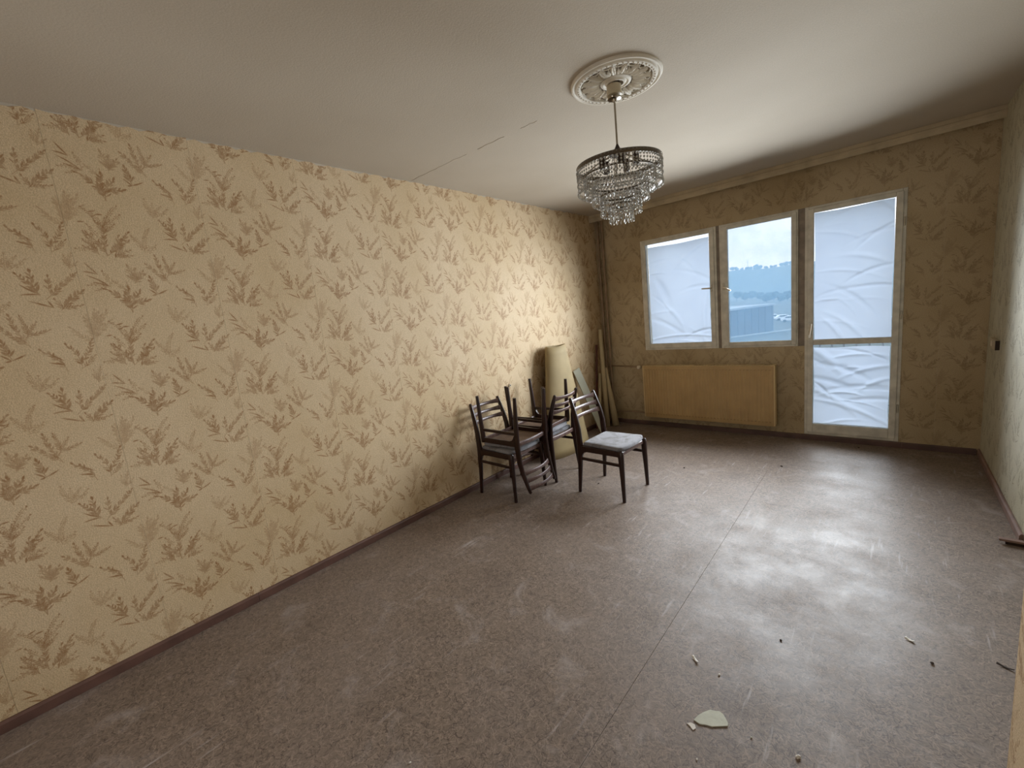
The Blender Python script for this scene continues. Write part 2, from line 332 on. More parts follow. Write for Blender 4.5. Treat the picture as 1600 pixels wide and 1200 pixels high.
# ------------------------------------------------------------------ mesh helpers
class MB:
    def __init__(s): s.v = []; s.f = []; s.uv = None
    def add(s, V, F):
        b = len(s.v); s.v += [tuple(p) for p in V]; s.f += [tuple(i + b for i in f) for f in F]; return s
    def box(s, x0, x1, y0, y1, z0, z1):
        return s.add([(x, y, z) for x in (x0, x1) for y in (y0, y1) for z in (z0, z1)],
                     [(0, 1, 3, 2), (4, 6, 7, 5), (0, 4, 5, 1), (2, 3, 7, 6), (0, 2, 6, 4), (1, 5, 7, 3)])
    def sweep(s, pts, sec, up=(0, 0, 1), caps=True):
        """pts: centre line; sec: list (per point) of section polygons [(a,b)...] in (side, up) axes"""
        P = [Vector(p) for p in pts]; n = len(P); rings = []
        for i in range(n):
            d = (P[min(i + 1, n - 1)] - P[max(i - 1, 0)]).normalized()
            u = Vector(up); side = d.cross(u)
            if side.length < 1e-4: side = d.cross(Vector((1, 0, 0)))
            side.normalize(); uu = side.cross(d).normalized()
            sc_ = sec[i] if isinstance(sec[0][0], (list, tuple)) else sec
            rings.append([P[i] + side * a + uu * b for a, b in sc_])
        m = len(rings[0]); V = [p for r in rings for p in r]; F = []
        for i in range(n - 1):
            for j in range(m):
                k = (j + 1) % m; F.append((i * m + j, i * m + k, (i + 1) * m + k, (i + 1) * m + j))
        if caps: F.append(tuple(range(m))[::-1]); F.append(tuple((n - 1) * m + j for j in range(m)))
        return s.add(V, F)
    def tube(s, pts, r, seg=12, caps=True):
        if not isinstance(r, (list, tuple)): r = [r] * len(pts)
        sec = [[(math.cos(2 * math.pi * j / seg) * q, math.sin(2 * math.pi * j / seg) * q) for j in range(seg)] for q in r]
        return s.sweep(pts, sec, (0.0123, 0.0211, 1) if abs((Vector(pts[-1]) - Vector(pts[0])).normalized().z) < .9 else (0, 1, 0), caps)
    def lathe(s, prof, c=(0, 0, 0), seg=32, closed=False):
        V = []; F = []; n = len(prof)
        for r, z in prof:
            for j in range(seg):
                a = 2 * math.pi * j / seg; V.append((c[0] + r * math.cos(a), c[1] + r * math.sin(a), c[2] + z))
        for i in range(n - 1):
            for j in range(seg):
                k = (j + 1) % seg; F.append((i * seg + j, i * seg + k, (i + 1) * seg + k, (i + 1) * seg + j))
        if closed:
            for j in range(seg):
                k = (j + 1) % seg; F.append(((n - 1) * seg + j, (n - 1) * seg + k, k, j))
        return s.add(V, F)
    def prism(s, poly, z0, z1):
        n = len(poly); V = [(x, y, z0) for x, y in poly] + [(x, y, z1) for x, y in poly]
        F = [tuple(range(n))[::-1], tuple(range(n, 2 * n))] + [(i, (i + 1) % n, n + (i + 1) % n, n + i) for i in range(n)]
        return s.add(V, F)
    def blob(s, c, r, sub=1, jit=.2, rr=rnd):
        bm = bmesh.new(); bmesh.ops.create_icosphere(bm, subdivisions=sub, radius=1.0)
        V = []
        for v in bm.verts:
            k = 1 + rr.uniform(-jit, jit); V.append((c[0] + v.co.x * r[0] * k, c[1] + v.co.y * r[1] * k, c[2] + v.co.z * r[2] * k))
        F = [tuple(v.index for v in f.verts) for f in bm.faces]; bm.free(); return s.add(V, F)
    def xform(s, Mx, start=0):
        s.v = s.v[:start] + [tuple(Mx @ Vector(p)) for p in s.v[start:]]; return s
    def build(s, name, m, parent=None, smooth=None, bevel=0.0, uv=None):
        me = bpy.data.meshes.new(name); me.from_pydata(s.v, [], s.f); me.update()
        bm = bmesh.new(); bm.from_mesh(me); bmesh.ops.recalc_face_normals(bm, faces=bm.faces)
        bm.to_mesh(me); bm.free()
        me.materials.append(m)
        if uv:
            ul = me.uv_layers.new(name='UVMap'); co = me.vertices
            for lp in me.loops:
                ul.data[lp.index].uv = uv(co[lp.vertex_index].co)
        if smooth is not None:
            me.polygons.foreach_set('use_smooth', [True] * len(me.polygons))
            if smooth < 180: me.set_sharp_from_angle(angle=math.radians(smooth))
        o = bpy.data.objects.new(name, me); col.objects.link(o)
        if parent is not None: o.parent = parent
        if bevel:
            b = o.modifiers.new('bevel', 'BEVEL'); b.width = bevel; b.segments = 2; b.limit_method = 'ANGLE'; b.angle_limit = math.radians(40)
        return o
def rsec(a, b, c=.25):
    """rectangular section a (side) x b (up) with chamfered corners"""
    k = min(a, b) * c; A, B = a / 2, b / 2
    return [(-A + k, -B), (A - k, -B), (A, -B + k), (A, B - k), (A - k, B), (-A + k, B), (-A, B - k), (-A, -B + k)]
def tag(o, label, cat, group=None, kind=None):
    if label: o['label'] = label
    if cat: o['category'] = cat
    if group: o['group'] = group
    if kind: o['kind'] = kind
    return o
def empty(name, loc=(0, 0, 0), rz=0.0):
    o = bpy.data.objects.new(name, None); col.objects.link(o); o.location = loc; o.rotation_euler = (0, 0, rz)
    o.empty_display_size = .05; return o
def struct(o, label=None):
    o['kind'] = 'structure'
    if label: o['label'] = label
    return o

# ================================================================== THE ROOM
T = .12
floor = struct(MB().box(-T, W + T, Y0 - T, L + T, -.20, -.003).build('floor', M['plaster']), 'worn brown patterned vinyl floor with one long seam')
MB().box(0, 2.0, Y0, L, -.003, 0).build('vinyl_sheet', M['vinyl'], floor)
MB().box(2.002, W, Y0, L, -.003, 0).build('vinyl_sheet', M['vinyl'], floor)
ceil = struct(MB().box(-T, W + T, Y0 - T, L + T, H, H + .15).build('ceiling', M['ceiling']), 'dingy white ceiling with a cracked panel joint')
# filled joint between the ceiling slabs, a slightly proud uneven ridge with cracks
mb = MB()
for xa, xb, wd in ((.02, .30, .006), (.30, .62, .014), (.72, .95, .006), (1.08, 1.20, .012)):
    nn = 10; jv = []
    for i in range(nn + 1):
        x = xa + (xb - xa) * i / nn; w_ = wd * (.25 + .75 * math.sin(math.pi * i / nn)) * (.8 + .3 * math.sin(i * 2.3)); y = 2.13 + .012 * x + .004 * math.sin(i * 1.3 + xa * 9)
        jv += [(x, y - w_, H), (x, y, H - .0016), (x, y + w_ * .6, H)]
    mb.add(jv, [q for i in range(nn) for q in ((i * 3, i * 3 + 1, i * 3 + 4, i * 3 + 3), (i * 3 + 1, i * 3 + 2, i * 3 + 5, i * 3 + 4))])
mb.build('filled_joint', M['ceiling'], ceil)

wl = struct(MB().box(-T, -.002, Y0 - T, L + T, 0, H).build('wall_left', M['plaster']), 'long left wall papered in beige with brown leaf sprigs')
UT, VT = .525, .51
A_U, A_V = .341, 1.445
def strip_uv(axis, k, u0):
    def f(co):
        u = (co[axis] - u0) / UT; v = (co[2] - A_V + (0 if k % 2 == 0 else .255)) / VT
        return (u, v)
    return f
def wall_strip(a0, a1, k, u0, fn, m, parent, top=H, bot=0.0, axis=1, ragged=True):
    """one drop of wallpaper; fn(a, z, proud) -> point"""
    rr = random.Random(100 + k); n = 14; V = []; F = []
    for i in range(n + 1):
        a = a0 + .0004 + (a1 - a0 - .0008) * i / n
        tp = top - (rr.choice((0, 0, .003, .006, .012)) if ragged else 0)
        for z, p in ((bot, 0.0), (bot, .0012), (tp, .0012), (tp, 0.0)): V.append(fn(a, z, p))
    for i in range(n):
        b = i * 4
        for j in range(3): F.append((b + j, b + j + 1, b + j + 5, b + j + 4))
    F += [(0, 3, 2, 1), (n * 4, n * 4 + 1, n * 4 + 2, n * 4 + 3)]
    return MB().add(V, F).build('wallpaper_strip', m, parent, uv=strip_uv(axis, k, u0))
S0 = A_U - .116
k = -3
while S0 + k * UT < L:
    a0, a1 = max(Y0, S0 + k * UT), min(L, S0 + (k + 1) * UT)
    if a1 > a0: wall_strip(a0, a1, k, S0 + k * UT, lambda a, z, p: (p - .002, a, z), M['paper'], wl)
    k += 1

# window wall: openings for window_1+window_2 (one opening) and door_1
WX0, WX1, WZ0, WZ1 = .565, 2.13, .912, 2.157
DX0, DX1, DZ0 = 2.13, 2.81, .055
wb_ = MB()
wb_.box(-T, WX0, L + .002, L + .2, 0, H).box(WX0, DX1, L + .002, L + .2, WZ1, H).box(WX0, WX1, L + .002, L + .2, 0, WZ0)
wb_.box(DX1, W + T, L + .002, L + .2, 0, H).box(DX0, DX1, L + .002, L + .2, 0, DZ0)
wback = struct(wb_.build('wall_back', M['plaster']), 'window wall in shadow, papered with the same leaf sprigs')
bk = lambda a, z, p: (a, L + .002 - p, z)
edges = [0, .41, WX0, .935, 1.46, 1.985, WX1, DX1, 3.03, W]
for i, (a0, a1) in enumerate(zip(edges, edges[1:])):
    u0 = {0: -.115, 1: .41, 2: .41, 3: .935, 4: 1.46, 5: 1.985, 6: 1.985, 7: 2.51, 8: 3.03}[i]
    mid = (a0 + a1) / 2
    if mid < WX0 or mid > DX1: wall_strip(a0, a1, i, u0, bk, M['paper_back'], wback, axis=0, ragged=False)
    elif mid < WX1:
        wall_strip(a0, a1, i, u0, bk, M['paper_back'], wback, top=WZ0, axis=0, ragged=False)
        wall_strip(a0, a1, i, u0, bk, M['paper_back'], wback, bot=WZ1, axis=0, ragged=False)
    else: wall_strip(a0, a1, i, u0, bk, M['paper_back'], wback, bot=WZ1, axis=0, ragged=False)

wr_ = struct(MB().box(W + .002, W + T, Y0 - T, L + T, 0, H).build('wall_right', M['plaster']), 'right wall papered in leaf pattern, its colour paled for grazing light')
k = 0; a = L
while a > Y0:
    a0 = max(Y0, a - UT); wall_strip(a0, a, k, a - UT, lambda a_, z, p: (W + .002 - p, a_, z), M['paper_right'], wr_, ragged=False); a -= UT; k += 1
# short return wall whose corner shows at the lower right edge of the picture
PX_, PY_ = 3.0, 1.55
ret = struct(MB().box(PX_ + .002, W, .55, PY_, 0, H).build('wall_return', M['plaster']), 'papered corner of a short return wall at the lower right edge')
wall_strip(1.03, PY_, 0, 1.03, lambda a_, z, p: (PX_ + .002 - p, a_, z), M['paper'], ret, ragged=False)
wall_strip(.55, 1.03, 1, .505, lambda a_, z, p: (PX_ + .002 - p, a_, z), M['paper'], ret, ragged=False)
wf = struct(MB().box(-T, 1.17, Y0 - T, Y0, 0, H).box(1.57, W + T, Y0 - T, Y0, 0, H).box(1.17, 1.57, Y0 - T, Y0, 2.06, H).build('wall_front', simple('low_bounce_wall', rgb('#93795c'), .7, 5, .2)), 'wall behind the camera')  # gap made for the added fill lamp; unseen wall coloured dark to cut bounce

# skirting boards
def skirting(name, pieces, fn, m, label):
    e = None
    for i, (a0, a1) in enumerate(pieces):
        prof = [(0, 0), (.016, 0), (.016, .040), (.010, .050), (0, .050)]
        V = [fn(a0 + .0006, p, z) for p, z in prof] + [fn(a1 - .0006, p, z) for p, z in prof]; n = 5
        mbx = MB().add(V, [(0, 1, 2, 3, 4), (9, 8, 7, 6, 5)] + [(j, (j + 1) % n, n + (j + 1) % n, n + j) for j in range(n)])
        if e is None: e = struct(empty(name), label)
        mbx.build('skirting_length', m, e, bevel=.0015)
    return e
skirting('baseboard_left', [(Y0, .63), (.63, 2.2), (2.2, 3.6), (3.6, L)], lambda a, p, z: (p, a, z), M['base'], 'low reddish brown baseboard along the left wall')
skirting('baseboard_back', [(.02, 1.3), (1.3, 2.1), (2.1, 2.83), (2.83, W - .02)], lambda a, p, z: (a, L - p, z), M['base_back'], 'dark brown baseboard under the window wall')
skirting('baseboard_right', [(3.30, 4.1), (4.1, L)], lambda a, p, z: (W - p, a, z), M['base_right'], 'dusty brown baseboard along the right wall')

# pelmet moulding at the ceiling above the windows
e = struct(empty('trim_1'), 'off-white moulded pelmet running along the ceiling above the windows')
D = .128
prof = [(L - D, H - .001), (L - D, H - .03), (L - D - .006, H - .036), (L - D - .006, H - .05), (L - D, H - .056), (L - D, H - .083), (L - D + .018, H - .083), (L - D + .018, H - .001)]
n = len(prof)
mbx = MB().add([(.0, y, z) for y, z in prof] + [(W, y, z) for y, z in prof], [tuple(range(n)), tuple(range(n, 2 * n))[::-1]] + [(j, (j + 1) % n, n + (j + 1) % n, n + j) for j in range(n)])
mbx.build('fascia', M['pelmet'], e)
MB().box(0, W, L - D + .018, L, H - .02, H - .001).build('rail_board', M['pelmet'], e)

# ------------------------------------------------------------------ windows and balcony door
def sash(parent, x0, x1, z0, z1, gx0, gx1, panes, yf, pane='pane'):
    """opening leaf with glass panes; stiles run full height, rails between"""
    s = empty('sash'); s.parent = parent; y0, y1 = yf, yf + .045
    MB().box(x0, gx0, y0, y1, z0, z1).build('stile', M['frame'], s, bevel=.004)
    MB().box(gx1, x1, y0, y1, z0, z1).build('stile', M['frame'], s, bevel=.004)
    zz = [z0] + [z for p in panes for z in p] + [z1]
    for a, b in zip(zz[0::2], zz[1::2]): MB().box(gx0, gx1, y0 + .001, y1, a, b).build('rail', M['frame'], s, bevel=.004)
    for a, b in panes: MB().box(gx0 - .004, gx1 + .004, y0 + .024, y0 + .028, a - .004, b + .004).build('glass', M[pane], s)
    return s
def handle(parent, x, z, yf, tip):
    h = empty('handle'); h.parent = parent
    MB().box(x - .011, x + .011, yf - .005, yf, z - .035, z + .035).build('rose_plate', M['metal'], h, bevel=.002)
    MB().tube([(x, yf - .004, z), (x, yf - .035, z)], .006, 10).build('spindle', M['metal'], h)
    p0 = Vector((x, yf - .035, z)); p1 = Vector((x + tip[0], yf - .042, z + tip[1]))
    MB().tube([p0, p0.lerp(p1, .5), p1], [.0085, .008, .0065], 10).build('lever', M['white_plastic'], h, smooth=40)
    return h
def outer_frame(parent, x0, x1, z0, z1, w, y0=L - .004, y1=L + .07):
    MB().box(x0, x0 + w, y0, y1, z0, z1).build('jamb', M['frame'], parent, bevel=.003)
    MB().box(x1 - w, x1, y0, y1, z0, z1).build('jamb', M['frame'], parent, bevel=.003)
    MB().box(x0 + w, x1 - w, y0, y1, z1 - w, z1).build('frame_head', M['frame'], parent, bevel=.003)
    MB().box(x0 + w, x1 - w, y0, y1, z0, z0 + w).build('frame_sill', M['frame'], parent, bevel=.003)
w1 = struct(empty('window_1', (0, 0, 0)), 'left casement window covered with white paper')
outer_frame(w1, .565, 1.375, WZ0, WZ1, .026)
sash(w1, .588, 1.353, .934, 2.136, .626, 1.308, [(.985, 2.104)], L - .016)
handle(w1, 1.322, 1.545, L - .016, (-.085, .004))
w2 = struct(empty('window_2', (0, 0, 0)), 'clear casement window with a view of hills')
MB().box(1.375, 1.405, L + .012, L + .07, WZ0, WZ1).build('mullion', M['post'], w2)
MB().box(2.076, 2.132, L + .010, L + .07, WZ0, WZ1).build('mullion', M['post'], w2)
outer_frame(w2, 1.405, 2.078, WZ0, WZ1, .022)
sash(w2, 1.422, 2.066, .932, 2.138, 1.482, 2.026, [(.972, 2.104)], L - .016, 'pane_veiled')
handle(w2, 1.440, 1.545, L - .016, (.075, -.045))
for z in (1.1, 1.95):
    MB().tube([(2.084, L - .012, z - .03), (2.084, L - .012, z + .03)], .006, 10).build('hinge', M['post'], w2)
d1 = struct(empty('door_1', (0, 0, 0)), 'balcony door with two papered glass panes')
outer_frame(d1, DX0, DX1, DZ0, WZ1, .03)
sash(d1, 2.152, 2.788, .078, 2.135, 2.197, 2.742, [(.162, .920), (.968, 2.100)], L - .016)
handle(d1, 2.172, 1.02, L - .016, (.014, .10))
for z in (.35, 1.15, 1.9):
    MB().tube([(2.797, L - .012, z - .035), (2.797, L - .012, z + .035)], .006, 10).build('hinge', M['metal'], d1)

# white paper taped behind the panes, wrinkled
def sheet(x0, x1, z0, z1, y, label, seed, amp, folds, sag=0.0):
    rr = random.Random(seed); nx, nz = 70, 110; V = []; F = []
    fs = list(folds) + [(rr.random(), rr.random(), rr.uniform(-.9, .5), rr.uniform(.18, .35), rr.uniform(.012, .024), rr.uniform(.15, .7)) for _ in range(9)]
    wob = [rr.uniform(-1, 1) for _ in range(40)]
    for j in range(nz + 1):
        for i in range(nx + 1):
            u, v = i / nx, j / nz; d = 0.0
            for (fx, fz, an, ln, wd, am) in fs:
                ca, sa = math.cos(an), math.sin(an); du, dv = (u - fx), (v - fz) * (z1 - z0) / (x1 - x0)
                s_ = du * ca + dv * sa; t_ = -du * sa + dv * ca + .12 * s_ * s_ / max(ln, .01)
                d += am * math.exp(-(s_ / ln) ** 2) * math.exp(-(t_ / wd) ** 2) * (1 if (fx * 100) % 2 < 1 else -1)
            d = math.tanh(d); ex = 4 * u * (1 - u)
            dz = -sag * (1 - abs(2 * u - 1)) * (v > .5) * (v - .5) * 2 + .004 * math.sin(7 * u + seed) * (v > .98)
            V.append((x0 + (x1 - x0) * u + .003 * math.sin(9 * v + seed) * (1 if u > .98 or u < .02 else 0), y + amp * d + .004 * ex, z0 + (z1 - z0) * v + dz))
    for j in range(nz):
        for i in range(nx):
            a = j * (nx + 1) + i; F.append((a, a + 1, a + nx + 2, a + nx + 1))
    o = MB().add(V, F).build('paper_sheet', M['sheet'], smooth=180)
    return tag(o, label, 'paper', 'papers over the glass')
YP = L + .046
sheet(.632, 1.288, .975, 2.070, YP, 'white paper over the left window pane with a gap at its top', 1, .016,
      [(.25, .55, -1.1, .30, .05, 1.0), (.42, .30, -.9, .22, .03, .9), (.30, .20, -.5, .30, .03, -.8), (.5, .085, .02, .6, .012, 1.2), (.85, .12, .25, .2, .015, 1.3), (.9, .3, 1.5, .35, .03, .8), (.8, .93, .5, .35, .03, .7), (.12, .74, 0, .12, .012, .8)])
sheet(2.199, 2.738, .966, 2.097, YP, 'white wrinkled paper over the tall upper pane of the balcony door', 2, .016,
      [(.55, .32, -.75, .30, .03, 1.0), (.5, .10, -.8, .3, .03, 1.0), (.75, .52, .3, .25, .02, 1.0), (.85, .40, -.1, .25, .015, 1.0), (.7, .62, -.35, .25, .03, .9), (.3, .83, -.3, .3, .02, .7), (.85, .8, .5, .25, .02, .8), (.3, .07, -1.0, .2, .03, 1.2), (.2, .32, 0, .18, .01, .8)])
sheet(2.199, 2.738, .160, .888, YP, 'white crumpled paper over the low bottom pane of the balcony door', 3, .020,
      [(.2, .85, -.8, .3, .05, 1.2), (.45, .72, -.4, .3, .04, 1.2), (.3, .55, -.35, .35, .04, -1.0), (.7, .72, .3, .3, .03, 1.0), (.55, .5, .1, .4, .03, 1.0), (.3, .33, -.6, .35, .04, 1.1), (.6, .2, -.4, .5, .03, 1.2), (.15, .45, -.9, .15, .02, 1.1), (.75, .35, .1, .3, .03, .9), (.8, .55, .5, .2, .03, 1.0), (.4, .42, 0, .2, .015, 1.2)])

# ------------------------------------------------------------------ radiator and heating pipes
RX0, RX1, RZ0, RZ1, RY = .553, 1.905, .125, .742, L - .10
rad = tag(empty('radiator', ((RX0 + RX1) / 2, L - .05, 0)), 'long cream panel radiator mounted below the two casement windows', 'radiator')
def rpart(mb, name, m, parent=None, **kw):
    par = parent or rad; off = Vector(rad.location)
    mb.v = [tuple(Vector(p) - off) for p in mb.v]
    return mb.build(name, m, par, **kw)
nf = 40; V = []; F = []
for i in range(nf * 4 + 1):
    x = RX0 + .012 + (RX1 - RX0 - .024) * i / (nf * 4); ph = i % 4; dy = (0, -.004, -.004, 0)[ph]
    for z, dd in ((RZ0, .006), (RZ0 + .035, 0), (RZ0 + .055, dy), (RZ1 - .055, dy), (RZ1 - .035, 0), (RZ1 - .012, 0), (RZ1 - .004, .008)): V.append((x, RY + dd, z))
m_ = 7
for i in range(nf * 4):
    for j in range(m_ - 1): F.append((i * m_ + j, i * m_ + j + 1, (i + 1) * m_ + j + 1, (i + 1) * m_ + j))
pf = MB().add(V, F); pf.box(RX0 + .012, RX1 - .012, RY + .0085, RY + .02, RZ0 + .005, RZ1 - .01)
rpart(pf, 'front_panel', M['radiator'])
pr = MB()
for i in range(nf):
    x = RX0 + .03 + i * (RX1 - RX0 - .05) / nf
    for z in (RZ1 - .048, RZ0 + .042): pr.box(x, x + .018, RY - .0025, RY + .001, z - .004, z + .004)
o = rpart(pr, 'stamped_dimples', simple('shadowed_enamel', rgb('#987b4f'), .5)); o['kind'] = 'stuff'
rpart(MB().box(RX0 + .012, RX1 - .012, RY + .065, RY + .08, RZ0 + .005, RZ1 - .01), 'rear_panel', M['radiator'])
g = MB().box(RX0 + .004, RX1 - .004, RY + .002, RY + .012, RZ1 - .006, RZ1).box(RX0 + .004, RX1 - .004, RY + .07, RY + .08, RZ1 - .006, RZ1)
for i in range(46):
    x = RX0 + .01 + i * (RX1 - RX0 - .03) / 45; g.box(x, x + .008, RY + .012, RY + .07, RZ1 - .005, RZ1 - .001)
rpart(g, 'top_grille', M['radiator_edge'])
rpart(MB().box(RX0, RX0 + .012, RY, RY + .08, RZ0 + .004, RZ1 - .002), 'side_cover', M['radiator_edge'], bevel=.003)
rpart(MB().box(RX1 - .012, RX1, RY, RY + .08, RZ0 + .004, RZ1 - .002), 'side_cover', M['radiator_edge'], bevel=.003)
for x in (RX0 + .25, RX1 - .25): rpart(MB().box(x - .02, x + .02, RY + .08, L - .001, RZ0 + .1, RZ1 - .1), 'wall_bracket', M['metal'])
rpart(MB().tube([(.50, RY + .04, .722), (RX0, RY + .04, .722)], .010, 10), 'valve_pipe', M['pipe'], smooth=40)
vh = rpart(MB().lathe([(0, 0), (.014, .001), (.020, .008), (.021, .030), (.016, .04), (0, .041)], seg=18).xform(Matrix.Translation((.505, RY + .03, .722)) @ Matrix.Rotation(math.radians(90), 4, 'X')), 'valve_knob', M['white_plastic'], smooth=40)
hp = tag(empty('heating_pipe', (.085, L - .05, 0)), 'pair of thin brown heating pipes rising in the left corner', 'pipe')
def hpart(mb, name, m, **kw):
    off = Vector(hp.location); mb.v = [tuple(Vector(p) - off) for p in mb.v]; return mb.build(name, m, hp, **kw)
hpart(MB().tube([(.056, L - .045, .0), (.056, L - .045, H)], .012, 12), 'riser', M['pipe'], smooth=40)
hpart(MB().tube([(.116, L - .045, .0), (.116, L - .045, H)], .0135, 12), 'riser', M['pipe'], smooth=40)
hpart(MB().tube([(.116, L - .045, .735), (.3, L - .045, .728), (.50, L - .062, .722)], .0095, 10), 'feed_branch', M['pipe'], smooth=40)
hpart(MB().tube([(.056, L - .06, .135), (.14, L - .06, .135), (.22, L - .05, .160), (.40, L - .05, .165), (.55, L - .06, .160)], .010, 10), 'return_branch', M['pipe'], smooth=60)

# ------------------------------------------------------------------ small wall fittings
so = tag(empty('wall_socket', (W, 4.455, .935)), 'cream socket box on the right wall near the window corner', 'socket')
MB().box(-.022, 0, -.10, .10, -.034, .034).build('housing', M['cream_plastic'], so, bevel=.004)
MB().lathe([(.020, 0), (.020, .003), (.016, .003), (.016, .001), (0, .001)], seg=20).xform(Matrix.Translation((-.022, .03, 0)) @ Matrix.Rotation(math.radians(-90), 4, 'Y')).build('face_ring', M['white_plastic'], so)
MB().box(-.021, 0, -.108, -.1005, -.032, .033).build('shaded_end', M['dark_metal'], so)  # dark plate added as the painted shade on the box's near side
co = tag(empty('cable_outlet', (.0, 2.993, .826)), 'small round cable outlet on the left wall above the stacked chairs', 'outlet')
MB().lathe([(.008, .012), (.012, .012), (.014, .009), (.014, 0)], seg=18).xform(Matrix.Rotation(math.radians(90), 4, 'Y')).build('collar', M['white_plastic'], co, smooth=40)
MB().lathe([(0, .006), (.0085, .006), (.0085, 0)], seg=14).xform(Matrix.Rotation(math.radians(90), 4, 'Y')).build('hole', M['dark_hole'], co)

# ------------------------------------------------------------------ ceiling rosette
RC = (1.70, 2.12)
ro = tag(empty('ceiling_rosette', (RC[0], RC[1], H)), 'round white plaster rosette with leaf relief on the ceiling above the chandelier', 'rosette')
MB().lathe([(.216, 0), (.216, -.007), (.211, -.014), (.204, -.015), (.199, -.009), (.195, -.009), (.191, -.017), (.182, -.020), (.171, -.017), (.167, 0)], seg=64).build('rim', M['white_plaster'], ro, smooth=35)
MB().lathe([(.168, -.003), (.074, -.003)], seg=64).build('field', M['darker_plaster'], ro)
MB().lathe([(.078, 0), (.072, -.012), (.060, -.016), (.052, -.010), (.044, -.018), (.036, -.018), (.036, 0)], seg=64).build('collar', M['white_plaster'], ro, smooth=35)
def rose_leaf(kind):
    mbx = MB(); n = 9; V = []; F = []
    r0, r1, wmax = (.078, .162, .0145) if kind == 0 else (.084, .132, .0075)
    for i in range(n):
        t = i / (n - 1); r = r0 + (r1 - r0) * t; w_ = wmax * (math.sin(math.pi * (.12 + .8 * t)) ** .8) * (1 + .25 * math.sin(t * 22)); h_ = -.006 - .019 * math.sin(math.pi * (.15 + .7 * t))
        if t > .85: h_ -= .004
        V += [(r, -w_, -.006), (r, -w_ * .45, h_ + .001), (r, 0, h_ + .004), (r, w_ * .45, h_ + .001), (r, w_, -.006)]
    for i in range(n - 1):
        for j in range(4): F.append((i * 5 + j, i * 5 + j + 1, i * 5 + j + 6, i * 5 + j + 5))
    return mbx.add(V, F)
l0 = rose_leaf(0).build('acanthus_leaf', M['white_plaster'], ro, smooth=50); l1 = rose_leaf(1).build('slim_leaf', M['white_plaster'], ro, smooth=50)
sc0 = MB().tube([(.150 + .012 * math.cos(a_), .018 * math.sin(a_) , -.009) for a_ in [x * .5 for x in range(0, 11)]], .0035, 6).build('scroll', M['white_plaster'], ro, smooth=60)
for i in range(16):
    for src, da in ((l0, 0), (l1, math.pi / 16), (sc0, math.pi / 16)):
        o = src if i == 0 else src.copy()
        if i: col.objects.link(o); o.parent = ro
        o.rotation_euler = (0, 0, i * math.pi / 8 + da)
stud = MB().lathe([(0, -.004), (.003, -.0035), (.0045, 0)], seg=8).build('bead', M['white_plaster'], ro, smooth=60)
for i in range(48):
    o = stud if i == 0 else stud.copy()
    if i: col.objects.link(o); o.parent = ro
    a_ = i * 2 * math.pi / 48; o.location = (.181 * math.cos(a_), .181 * math.sin(a_), -.019)

# ------------------------------------------------------------------ chandelier
ch = tag(empty('chandelier', (1.69, 2.115, H)), 'tiered crystal chandelier hanging on a thin rod from the ceiling rosette', 'chandelier')
zz_ = lambda z: z - H
MB().lathe([(.0, -.001), (.030, -.001), (.030, -.030), (0, -.030)], seg=24).build('ceiling_cap', M['dark_metal'], ch, smooth=40)
MB().lathe([(0, -.022), (.034, -.022), (.035, -.066), (.026, -.070), (0, -.070)], seg=28).build('canopy', M['cream_plastic'], ch, smooth=40)
MB().lathe([(.014, -.069), (.022, -.073), (.034, -.078), (.032, -.082), (.012, -.084), (.008, -.095), (0, -.095)], seg=28).build('canopy_flare', M['chrome'], ch, smooth=50)
MB().tube([(0, 0, -.09), (0, 0, zz_(2.235))], .0048, 12).build('rod', M['chrome'], ch, smooth=40)
MB().lathe([(.005, zz_(2.262)), (.010, zz_(2.25)), (.016, zz_(2.238)), (.046, zz_(2.228)), (.05, zz_(2.220)), (.046, zz_(2.212)), (0, zz_(2.212))], seg=28).build('hub', M['dark_metal'], ch, smooth=40)
ZR = 2.165
sp0 = MB().tube([(.035, 0, zz_(2.218)), (.11, 0, zz_(2.205)), (.205, 0, zz_(ZR + .004))], [.0045, .0035, .003], 8).build('spoke', M['chrome'], ch, smooth=60)
for i in range(1, 6):
    o = sp0.copy(); col.objects.link(o); o.parent = ch; o.rotation_euler = (0, 0, i * math.pi / 3)
TIERS = [(.205, ZR, 72, 4, .032), (.172, 2.125, 58, 4, .028), (.136, 2.080, 44, 4, .026), (.098, 2.025, 32, 4, .026), (.058, 1.975, 18, 3, .030)]
